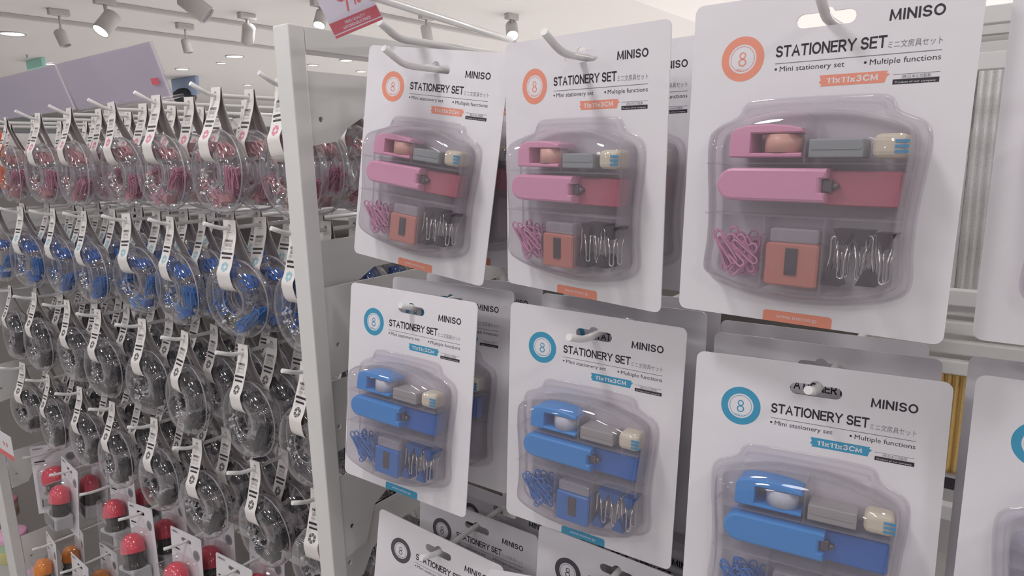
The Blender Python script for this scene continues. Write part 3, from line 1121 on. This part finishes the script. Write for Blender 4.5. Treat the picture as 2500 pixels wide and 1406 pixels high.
def make_clips(col, seed):
    rn = random.Random(seed)
    g = G()
    base = G().tube(paper_clip_path(0.025, 0.0066), 0.00062, 5)
    for k, n, d0 in ((0, 20 if col != 'black' else 34, rn.uniform(-42, -15)), (1, 14 if col != 'black' else 30, rn.uniform(-110, -75))):
        tw = rn.uniform(-0.35, 0.35)
        for i in range(n):
            M = ring_frame(d0 + rn.uniform(-8, 8), rn.uniform(-0.0045, 0.0045), rn.uniform(-0.0085, 0.0085)) @ Matrix.Rotation(tw + rn.uniform(-0.22, 0.22), 4, 'Y') @ Matrix.Rotation(rn.uniform(0, 3.14), 4, 'Z') @ Matrix.Rotation(rn.uniform(-0.15, 0.15), 4, 'X')
            g.merge(base, M)
    return g.mesh('paper_clips', pmat('ring_clip_' + col, RC[col]['clip'], 0.35))


def make_pins(col, seed):
    rn = random.Random(seed)
    g = G()
    for i in range(16):
        M = ring_frame(rn.uniform(178, 235), rn.uniform(-0.006, 0.006), rn.uniform(-0.008, 0.008)) @ Matrix.Rotation(rn.uniform(0, 6.3), 4, 'X') @ Matrix.Rotation(rn.uniform(0, 6.3), 4, 'Y')
        g.lathe([(0.0001, 0.004), (0.0016, 0.0036), (0.0022, 0.0022), (0.0013, 0.0006), (0.0011, -0.0012), (0.0026, -0.0018), (0.0026, -0.0026), (0.0001, -0.003)], 8, 1 if rn.random() < 0.55 else 0, M)
    for i in range(12):
        M = ring_frame(rn.uniform(252, 285), rn.uniform(-0.004, 0.006), rn.uniform(-0.009, 0.009)) @ Matrix.Rotation(rn.uniform(-0.5, 0.5), 4, 'Y') @ Matrix.Rotation(rn.uniform(-0.4, 0.4), 4, 'X')
        a, b = M @ Vector((0, 0, -0.009)), M @ Vector((0, 0, 0.009))
        g.tube([a, b], 0.0004, 5, mat=2)
    return g.mesh('push_pins', [pmat('pin_clear_' + col, RC[col]['pin'], 0.15), pmat('ring_chunk_' + col, RC[col]['chunk'], 0.3), BRASS])


def make_binder(col, deg, rad, y, rotz):
    M = ring_frame(deg, rad, y) @ Matrix.Rotation(rotz, 4, 'Y')
    gb = G().loft([(-0.006, -0.004), (0.006, -0.004), (0.0015, 0.006), (-0.0015, 0.006)], [(-0.007, 0), (0.007, 0)], 0)
    gw = G()
    for yy in (-0.0035, 0.0035):
        gw.tube([(p[0], yy, 0.005 + p[2]) for p in wire_loop(0.003, 0.010, 0.0005)], 0.0005, 5, mat=1)
    gb.merge(gw)
    gb.v = [tuple(M @ Vector(p)) for p in gb.v]
    return gb.mesh('binder_clip', [pmat('ring_chunk_' + col, RC[col]['chunk'], 0.3), STEEL])


def make_bands(col, seed):
    rn = random.Random(seed)
    g = G()
    a0 = rn.uniform(40, 70)
    for i in range(9):
        pts = []
        r0 = rn.uniform(-0.004, 0.004)
        y0 = rn.uniform(-0.008, 0.008)
        for k in range(12):
            t = 2 * math.pi * k / 12
            pts.append(tuple(ring_frame(a0 + 17 * math.cos(t), r0 + 0.0042 * math.sin(t), y0 + 0.002 * math.sin(2 * t + i)) @ Vector((0, 0, 0))))
        g.tube(pts, 0.0009, 5, True)
    return g.mesh('rubber_bands', pmat('ring_band_' + col, tuple(min(1, c * 1.15) for c in RC[col]['chunk']), 0.45))


SHELL = make_shell()
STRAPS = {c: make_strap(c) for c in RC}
CONT = {}
for c in RC:
    for v in range(4):
        rn = random.Random(100 + v)
        CONT[c, v] = [('paper_clips', make_clips(c, v * 7 + 1), 1), ('push_pins', make_pins(c, v * 5 + 2), 1), ('rubber_bands', make_bands(c, v * 3 + 3), 1),
                      ('binder_clip', make_binder(c, 100 + 14 * v, 0.0, -0.004, 0.4 * v), 0), ('binder_clip', make_binder(c, 150 - 9 * v, 0.001, 0.005, 1.2 + v), 0), ('binder_clip', make_binder(c, 284 + 6 * v, 0.003, -0.003, 2.0 + v), 0)]

RX0, RDX, RY0, RZ0, RDZ = -0.6158, 0.130, 0.4137, 0.0861, 0.1529
ROWS = [('pink', 'pink', 'pink row'), ('blue', 'blue', 'blue row'), ('black', 'black', 'upper black row'), ('black', 'black', 'lower black row')]
rn = random.Random(3)
HK = ['hook nearest the upright'] + [ORD[i] + ' hook from the upright' for i in range(1, 8)]
for j, (col, word, rowname) in enumerate(ROWS):
    for i in range(8):
        hx, hz = RX0 - RDX * i, RZ0 - RDZ * j - (0.0115 if j == 0 else 0.010)
        tipy = RY0 - 0.0029 * j
        hook(hx, tipy, hz, 'white peg hook of the %s rings, %s' % (rowname, HK[i]), 'hooks of the ring packs', 0.0025, 0.0115 if j == 0 else 0.0085)
        yaw0 = rn.uniform(-0.10, 0.10)
        for k in range(4):
            yaw = yaw0 + rn.uniform(-0.05, 0.05)
            y = RY0 + 0.026 + 0.0415 * k + rn.uniform(-0.001, 0.001) + 0.004 * (i % 2)
            r = thing('ring_pack', '%s ring pack, %s, on the %s' % (NTH[k], rowname, HK[i]), 'stationery pack', (hx + rn.uniform(-0.001, 0.001), y, hz + 0.0026 - 0.0008), 'ring packs of %s clips, %s' % (word, rowname),
                      (rn.uniform(-0.05, 0.05), rn.uniform(-0.06, 0.06), yaw))
            link('clear_shell', SHELL, r)
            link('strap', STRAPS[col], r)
            for nm, me, stuff in CONT[col, (i * 3 + j + 2 * k) % 4]:
                if k >= 3 and nm == 'binder_clip':
                    continue
                o = link(nm, me, r)
                if stuff:
                    o['kind'] = 'stuff'

# ------------------------------------------------------------------ dome-capped gadgets on cards under the rings
DOME = {'red': (0.78, 0.09, 0.13), 'orange': (0.85, 0.26, 0.02)}
SMOKE = clear('smoked_plastic', tint=(0.30, 0.29, 0.29), haze=0.25, hazecol=(0.10, 0.10, 0.10), edge=0.2)


def make_gadget(col):
    root = thing('gadget_card', 'x', 'gadget card')
    parts = []
    W_, H_ = 0.082, 0.140

    def part(g, name, mats):
        parts.append((g.obj(name, mats, root), []))
    k = G()
    out = [(-W_ / 2, -H_), (W_ / 2, -H_), (W_ / 2, -0.002), (W_ / 2 - 0.002, 0), (-W_ / 2 + 0.002, 0), (-W_ / 2, -0.002)]
    k.plate(out, [rrect(-0.012, 0.014, -0.0165, -0.0100, 0.0031, 4)], -0.0004, 0.0004, 0)
    y = -0.0005
    k.disc(0.0265, -0.030, 0.0002, 0.0085, y, 2, 28)
    k.disc(0.0265, -0.030, 0.0066, 0.0070, -0.00056, 0, 28)
    k.strokes('MINISO', -0.036, -0.020, -0.0075, 0.0032, y, 1, 0.15)
    k.poly([(-0.036, -0.0340), (-0.018, -0.0340), (-0.018, -0.0312), (-0.036, -0.0312)], y, 1)
    k.poly([(-0.036, -0.0380), (-0.024, -0.0380), (-0.024, -0.0365), (-0.036, -0.0365)], y, 3)
    part(k, 'backing_card', [WHITE, INK, pmat('card_circle_grey', (0.20, 0.205, 0.22), 0.5), INK3])
    cap = G()
    prof = [(0.0001, 0.0270), (0.0085, 0.0260), (0.0155, 0.0220), (0.0205, 0.0145), (0.0228, 0.0055), (0.0234, -0.003), (0.0228, -0.0042), (0.0001, -0.0042)]
    cap.lathe(prof, 28, M=Matrix.Translation((0, -0.0185, -0.068)) @ Matrix.Rotation(R_(-13), 4, 'Y') @ Matrix.Rotation(R_(-8), 4, 'X') @ Matrix.Diagonal((1, 0.74, 1, 1)))
    part(cap, 'dome_cap', pmat('gloss_dome_' + col, DOME[col], 0.14))
    body = G()
    body.lathe([(0.0001, 0.004), (0.0185, 0.004), (0.0190, -0.004), (0.0168, -0.012), (0.0185, -0.017), (0.0212, -0.021), (0.0215, -0.0245), (0.0001, -0.0247)], 28, M=Matrix.Translation((0, -0.018, -0.0696)) @ Matrix.Diagonal((1, 0.78, 1, 1)))
    part(body, 'smoked_body', pmat('smoked_body', (0.055, 0.05, 0.048), 0.12))
    bs = G().box((0, -0.018, -0.1065), (0.050, 0.030, 0.0255), 0.003, 3)
    part(bs, 'base_block', pmat('pale_grey_plastic', (0.52, 0.52, 0.54), 0.4))
    lb = G().box((-0.003, -0.0334, -0.1080), (0.040, 0.0006, 0.0155), 0)
    part(lb, 'base_label', pmat('dark_label', (0.12, 0.12, 0.12), 0.5))
    bl = G()
    o1 = chaikin(mm([(24, -39), (28, -45), (28, -118), (26, -123), (-26, -123), (-28, -118), (-28, -45), (-24, -39)]), 2)
    bl.loft(o1, [(-0.0007, -0.002), (-0.0012, 0.0), (-0.030, 0.001), (-0.0345, 0.002), (-0.0365, 0.005)], 0, cap0=False, cap1=True, smooth=True, dome=-0.001)
    part(bl, 'blister', clear('thin_blister', haze=0.02, edge=0.20))
    return root, parts


GAD = {c: make_gadget(c) for c in DOME}
gused = set()


def place_gadget(col, loc, yaw, label, tilt=0.0):
    if col in gused:
        r = copy_tree(GAD[col])
    else:
        r = GAD[col][0]
        gused.add(col)
    r.matrix_world = Matrix.Translation((loc[0], loc[1], loc[2] + ZC)) @ (Matrix.Rotation(yaw, 4, 'Z') @ Matrix.Rotation(tilt, 4, 'Y') @ Matrix.Rotation(R_(-4), 4, 'X'))
    tag(r, label, 'gadget card', '%s dome gadgets on cards' % col)


rn = random.Random(8)
GX = [-0.62, -0.70, -0.83, -0.96, -1.105, -1.25, -1.38, -1.51][1:]
for i, x in enumerate(GX):
    z = -0.561
    hook(x, 0.412, z, 'white peg hook of the red dome gadgets, %s' % HK[i], 'hooks of the gadget cards', 0.0024, 0.004)
    yaw, tilt = {2: (0.05, -0.02), 3: (0.02, -0.12), 4: (0.10, -0.05), 5: (-0.05, 0.12), 6: (1.0, 0.0)}.get(i, (rn.uniform(-0.15, 0.15), 0.02))
    for k in range(1 if i == 6 else 2):
        place_gadget('red', (x - 0.003, 0.447 + 0.052 * k + {4: 0.035, 6: 0.02}.get(i, 0), z + 0.0127), yaw + rn.uniform(-0.05, 0.05) * k, '%s red dome gadget card on the %s' % (['front', 'rear'][k], HK[i].replace('hook', 'lower hook')), tilt)
GX2 = [-1.13, -1.27, -1.41, -1.55]
for i, x in enumerate(GX2):
    z = -0.772
    w_ = ['hook nearest the camera', 'second hook from the right', 'third hook from the right', 'hook beside the left post'][i]
    hook(x, 0.412, z, 'white peg hook of the orange dome gadgets, %s' % w_, 'hooks of the gadget cards', 0.0024, 0.004)
    yaw = rn.uniform(-0.15, 0.1)
    for k in range(2):
        place_gadget('orange', (x - 0.001, 0.447 + 0.052 * k, z + 0.0127), yaw + rn.uniform(-0.05, 0.05) * k, '%s orange dome gadget card on the %s' % (['front', 'rear'][k], w_), rn.uniform(-0.05, 0.05))

# ------------------------------------------------------------------ header signs, price sign and rod
SHEET = pmat('lilac_paper', (0.86, 0.84, 0.88), 0.35, noise=0.05, scale=14)
_nt = SHEET.node_tree
_tl = _nt.nodes.new('ShaderNodeBsdfTranslucent')
_tl.inputs[0].default_value = (0.90, 0.87, 0.92, 1)
_mx = _nt.nodes.new('ShaderNodeMixShader')
_mx.inputs[0].default_value = 0.5
_out = _nt.nodes['Material Output']
_nt.links.new(_nt.nodes['Principled BSDF'].outputs[0], _mx.inputs[1])
_nt.links.new(_tl.outputs[0], _mx.inputs[2])
_nt.links.new(_mx.outputs[0], _out.inputs[0])
for nm, xr, xl, lab in (('a', -1.402, -1.846, 'larger acrylic header sign with a red sticker standing over the pink rings'), ('b', -1.862, -2.42, 'acrylic header sign at the left edge behind the larger one')):
    t = thing('header_sign', lab, 'sign', (xr, 0.735, 0.134), 'acrylic header signs', (R_(16), 0, 0))
    w = xr - xl
    G().box((-w / 2, 0, 0.0535), (w, 0.0006, 0.105)).obj('paper_insert', SHEET, t)
    G().box((-w / 2, -0.0035, 0.0535), (w, 0.003, 0.107), 0.0006).obj('acrylic_front', ACRYL, t)
    G().box((-w / 2, 0.0035, 0.0535), (w, 0.003, 0.107), 0.0006).obj('acrylic_back', ACRYL, t)
    if nm == 'a':
        G().box((-0.030, -0.0056, 0.033), (0.030, 0.0004, 0.013)).obj('red_sticker', pmat('red_sticker', (0.80, 0.16, 0.20), 0.5), t)
        G().box((-w / 2, 0.012, -0.004), (w, 0.03, 0.006), 0.001).obj('foot', ACRYL, t)

BL, BR = atY(821, 95, 0.360), atY(935, 47, 0.388)
u = (BR - BL)
wS = u.length
u.normalize()
up = ray(772, -71) * BL.dot(CF) - BL
up = (up - u * up.dot(u)).normalized()
nrm = u.cross(up)                            # points away from the viewer
if nrm.dot(BL) < 0:
    nrm = -nrm
ps = thing('price_sign', 'red and white price sign tilted above the upright', 'price sign', BL)
ps.matrix_world = Matrix(((u.x, nrm.x, up.x, BL.x), (u.y, nrm.y, up.y, BL.y), (u.z, nrm.z, up.z, BL.z + ZC), (0, 0, 0, 1)))
hS = wS * 1.5
k = G()
k.box((wS / 2, 0, hS / 2), (wS, 0.0006, hS), 0, mat=0)
k.poly([(0, wS * 0.075), (wS, wS * 0.075), (wS, wS * 0.31), (0, wS * 0.31)], -0.0004, 1)
k.poly([(0, 0), (wS, 0), (wS, wS * 0.05), (0, wS * 0.05)], -0.0004, 1)
k.strokes('HIGH QUALITY', wS * 0.30, wS * 0.72, wS * 0.195, wS * 0.058, -0.0005, 0, 0.17)
k.strokes('AFFORDABLE PRICE', wS * 0.22, wS * 0.80, wS * 0.105, wS * 0.058, -0.0005, 0, 0.17)
k.strokes('9', wS * 0.33, wS * 0.53, wS * 0.40, wS * 0.62, -0.0005, 2, 0.10)
k.strokes('9', wS * 0.56, wS * 0.69, wS * 0.47, wS * 0.46, -0.0005, 2, 0.11)
k.disc(wS * 0.735, wS * 0.52, 0.0001, wS * 0.042, -0.0005, 2, 14)
k.obj('printed_sheet', [WHITE, pmat('sign_red', (0.60, 0.035, 0.055), 0.4), pmat('marker_red', (0.75, 0.09, 0.06), 0.5)], ps)
G().box((wS / 2, -0.0018, hS / 2), (wS * 1.03, 0.0012, hS), 0.0003).obj('acrylic_front', ACRYL, ps)
a, b = atY(1247, 98, 0.706), atY(915, -8, 0.379)
a2 = b + (b - a) * 0.12
g = G().tube([tuple(a - b), tuple((a - b) * 0.5), (0, 0, 0), tuple(a2 - b)], 0.0036, 12)
o = g.obj('sign_rod', HOOK_W)
o.location = (b.x, b.y, b.z + ZC)
tag(o, 'bright white rod slanting up from behind the coral cards to the price sign', 'rod')

# ------------------------------------------------------------------ rack behind, seen in the gap at the right
br = thing('rear_rack', 'white slatted rear shelf seen in the gap beside the third coral card', 'display rack', (0.05, 0.93, -ZC))


def bpart(g, name, mat=None):
    M = Matrix.Translation((-0.05, -0.93, ZC))
    g.v = [tuple(M @ Vector(p)) for p in g.v]
    return g.obj(name, mat or METAL_W, br)


for z0, z1 in ((0.114, 0.142), (0.080, 0.107)):
    bpart(G().box((0.09, 0.93, (z0 + z1) / 2), (0.60, 0.012, z1 - z0), 0.001), 'slat')
for i in range(4):
    bpart(G().box((0.09, 0.92 - 0.012 * i, -0.188 - 0.020 * i), (0.60, 0.012, 0.016), 0.002), 'shelf_lip')
bpart(G().box((0.09, 1.02, (0.14 - ZC) / 2), (0.60, 0.01, ZC + 0.14)), 'back_board', pmat('rear_board', (0.55, 0.53, 0.52), 0.6))


def ribbed_pack(x, z0, z1, mat, label, w=0.030):
    g = G()
    out = []
    n = 8
    for i in range(n * 4 + 1):
        t = i / (n * 4)
        out.append((-w / 2 + w * t, -0.006 - 0.0022 * abs(math.sin(math.pi * n / 2 * t))))
    h = z1 - z0
    vs, fs = [], []
    for (xx, yy) in out + [(w / 2, 0.006), (-w / 2, 0.006)]:
        vs += [(xx, yy, 0), (xx, yy, h)]
    m = len(out) + 2
    for i in range(m):
        i2 = (i + 1) % m
        fs.append([2 * i, 2 * i2, 2 * i2 + 1, 2 * i + 1])
    fs.append([2 * i for i in range(m)][::-1])
    fs.append([2 * i + 1 for i in range(m)])
    g.add(vs, fs, 0)
    o = g.obj('ribbed_pack', mat)
    o.location = (x, 0.905, z0 + ZC)
    tag(o, label, 'pack', 'ribbed packs on the rear shelf')


SILV = pmat('silver_glitter', (0.84, 0.81, 0.80), 0.34, metal=0.7, noise=0.35, scale=900)
GOLD = pmat('gold_glitter', (0.72, 0.50, 0.20), 0.28, metal=0.7, noise=0.35, scale=900)
for i, x in enumerate((-0.062, -0.030, 0.002)):
    ribbed_pack(x, -0.175, 0.076, SILV, ['tall silver ribbed pack behind the third coral card edge', 'tall silver ribbed pack in the middle of the right gap', 'tall silver ribbed pack nearest the rightmost coral card'][i])
for i, x in enumerate((-0.040, -0.008)):
    ribbed_pack(x, -0.405, -0.262, GOLD, ['golden ribbed pack below the shelf lips, left', 'golden ribbed pack below the shelf lips, beside the rightmost card'][i])
g = G().box((0, 0, 0), (0.07, 0.02, 0.10), 0.002)
g.box((0, -0.0102, 0.040), (0.07, 0.0004, 0.014), 0, mat=1)
o = g.obj('boxed_item', [pmat('grey_carton', (0.42, 0.41, 0.41), 0.5), INK])
p = atY(2345, 1275, 0.90)
o.location = (p.x + 0.01, p.y, p.z + ZC + 0.01)
tag(o, 'grey boxed item with a dark band under the golden packs', 'box')

# ------------------------------------------------------------------ neighbour display at the left edge
p = atY(0, 390, 0.45)
g = G().box((0, 0, 0), (0.040, 0.012, 0.105), 0.002)
o = g.obj('orange_pack', pmat('orange_card', (0.80, 0.13, 0.03), 0.45))
o.location = (p.x - 0.008, p.y, p.z + ZC)
tag(o, 'orange pack cut by the left edge beside the pink rings', 'pack')
p = atY(22, 395, 0.62)
g = G().box((0, 0, 0), (0.05, 0.10, 0.14), 0.004)
o = g.obj('dark_pack', pmat('plum_card', (0.10, 0.08, 0.13), 0.5))
o.location = (p.x, p.y, p.z + ZC)
tag(o, 'dark plum pack behind the orange one at the left edge', 'pack')
pt = thing('price_tag', 'small white price tag with red stripe on the left post', 'price tag', atY(18, 1108, 0.392))
G().box((0, 0, 0.018), (0.075, 0.0012, 0.05), 0.0004).obj('tag_card', WHITE, pt)
G().box((0, -0.0009, -0.001), (0.075, 0.0004, 0.010)).obj('red_stripe', pmat('tag_red', (0.75, 0.15, 0.15), 0.5), pt)
G().text2d('9.9', -0.012, 0.014, 0.016, 0.009, -0.0009, 0).obj('price_lettering', pmat('marker_red', (0.75, 0.09, 0.06), 0.5), pt)


def tub(px, py, Y, r, h, cols, label):
    p = atY(px, py, Y)
    t = thing('pastel_tub', label, 'tub', (p.x, p.y, p.z - h / 2), 'pastel tubs on the neighbouring display')
    G().lathe([(0.0001, 0), (r * 0.9, 0), (r, 0.004), (r, h * 0.5)], 24).obj('tub_base', pmat(label[:12] + 'a', cols[0], 0.35), t)
    G().lathe([(r, h * 0.5), (r, h * 0.8)], 24).obj('tub_band', pmat(label[:12] + 'b', cols[1], 0.35), t)
    G().lathe([(r * 1.05, h * 0.8), (r * 1.05, h * 0.96), (r * 0.95, h), (0.0001, h)], 24).obj('tub_lid', pmat(label[:12] + 'c', cols[2], 0.3), t)


tub(28, 1330, 0.50, 0.038, 0.075, ((0.70, 0.66, 0.30), (0.45, 0.66, 0.42), (0.80, 0.42, 0.62)), 'yellow and pink pastel tub beside the foot of the left post')
tub(12, 1240, 0.62, 0.036, 0.06, ((0.45, 0.30, 0.22), (0.60, 0.50, 0.30), (0.62, 0.25, 0.33)), 'brown and rose tub above the yellow tub')
tub(-5, 1170, 0.58, 0.036, 0.08, ((0.45, 0.68, 0.78), (0.60, 0.75, 0.80), (0.75, 0.80, 0.85)), 'pale blue tub at the left edge below the price tag')
tub(100, 1400, 0.62, 0.03, 0.05, ((0.72, 0.35, 0.50), (0.75, 0.55, 0.60), (0.80, 0.42, 0.62)), 'pink tub standing behind the left post')
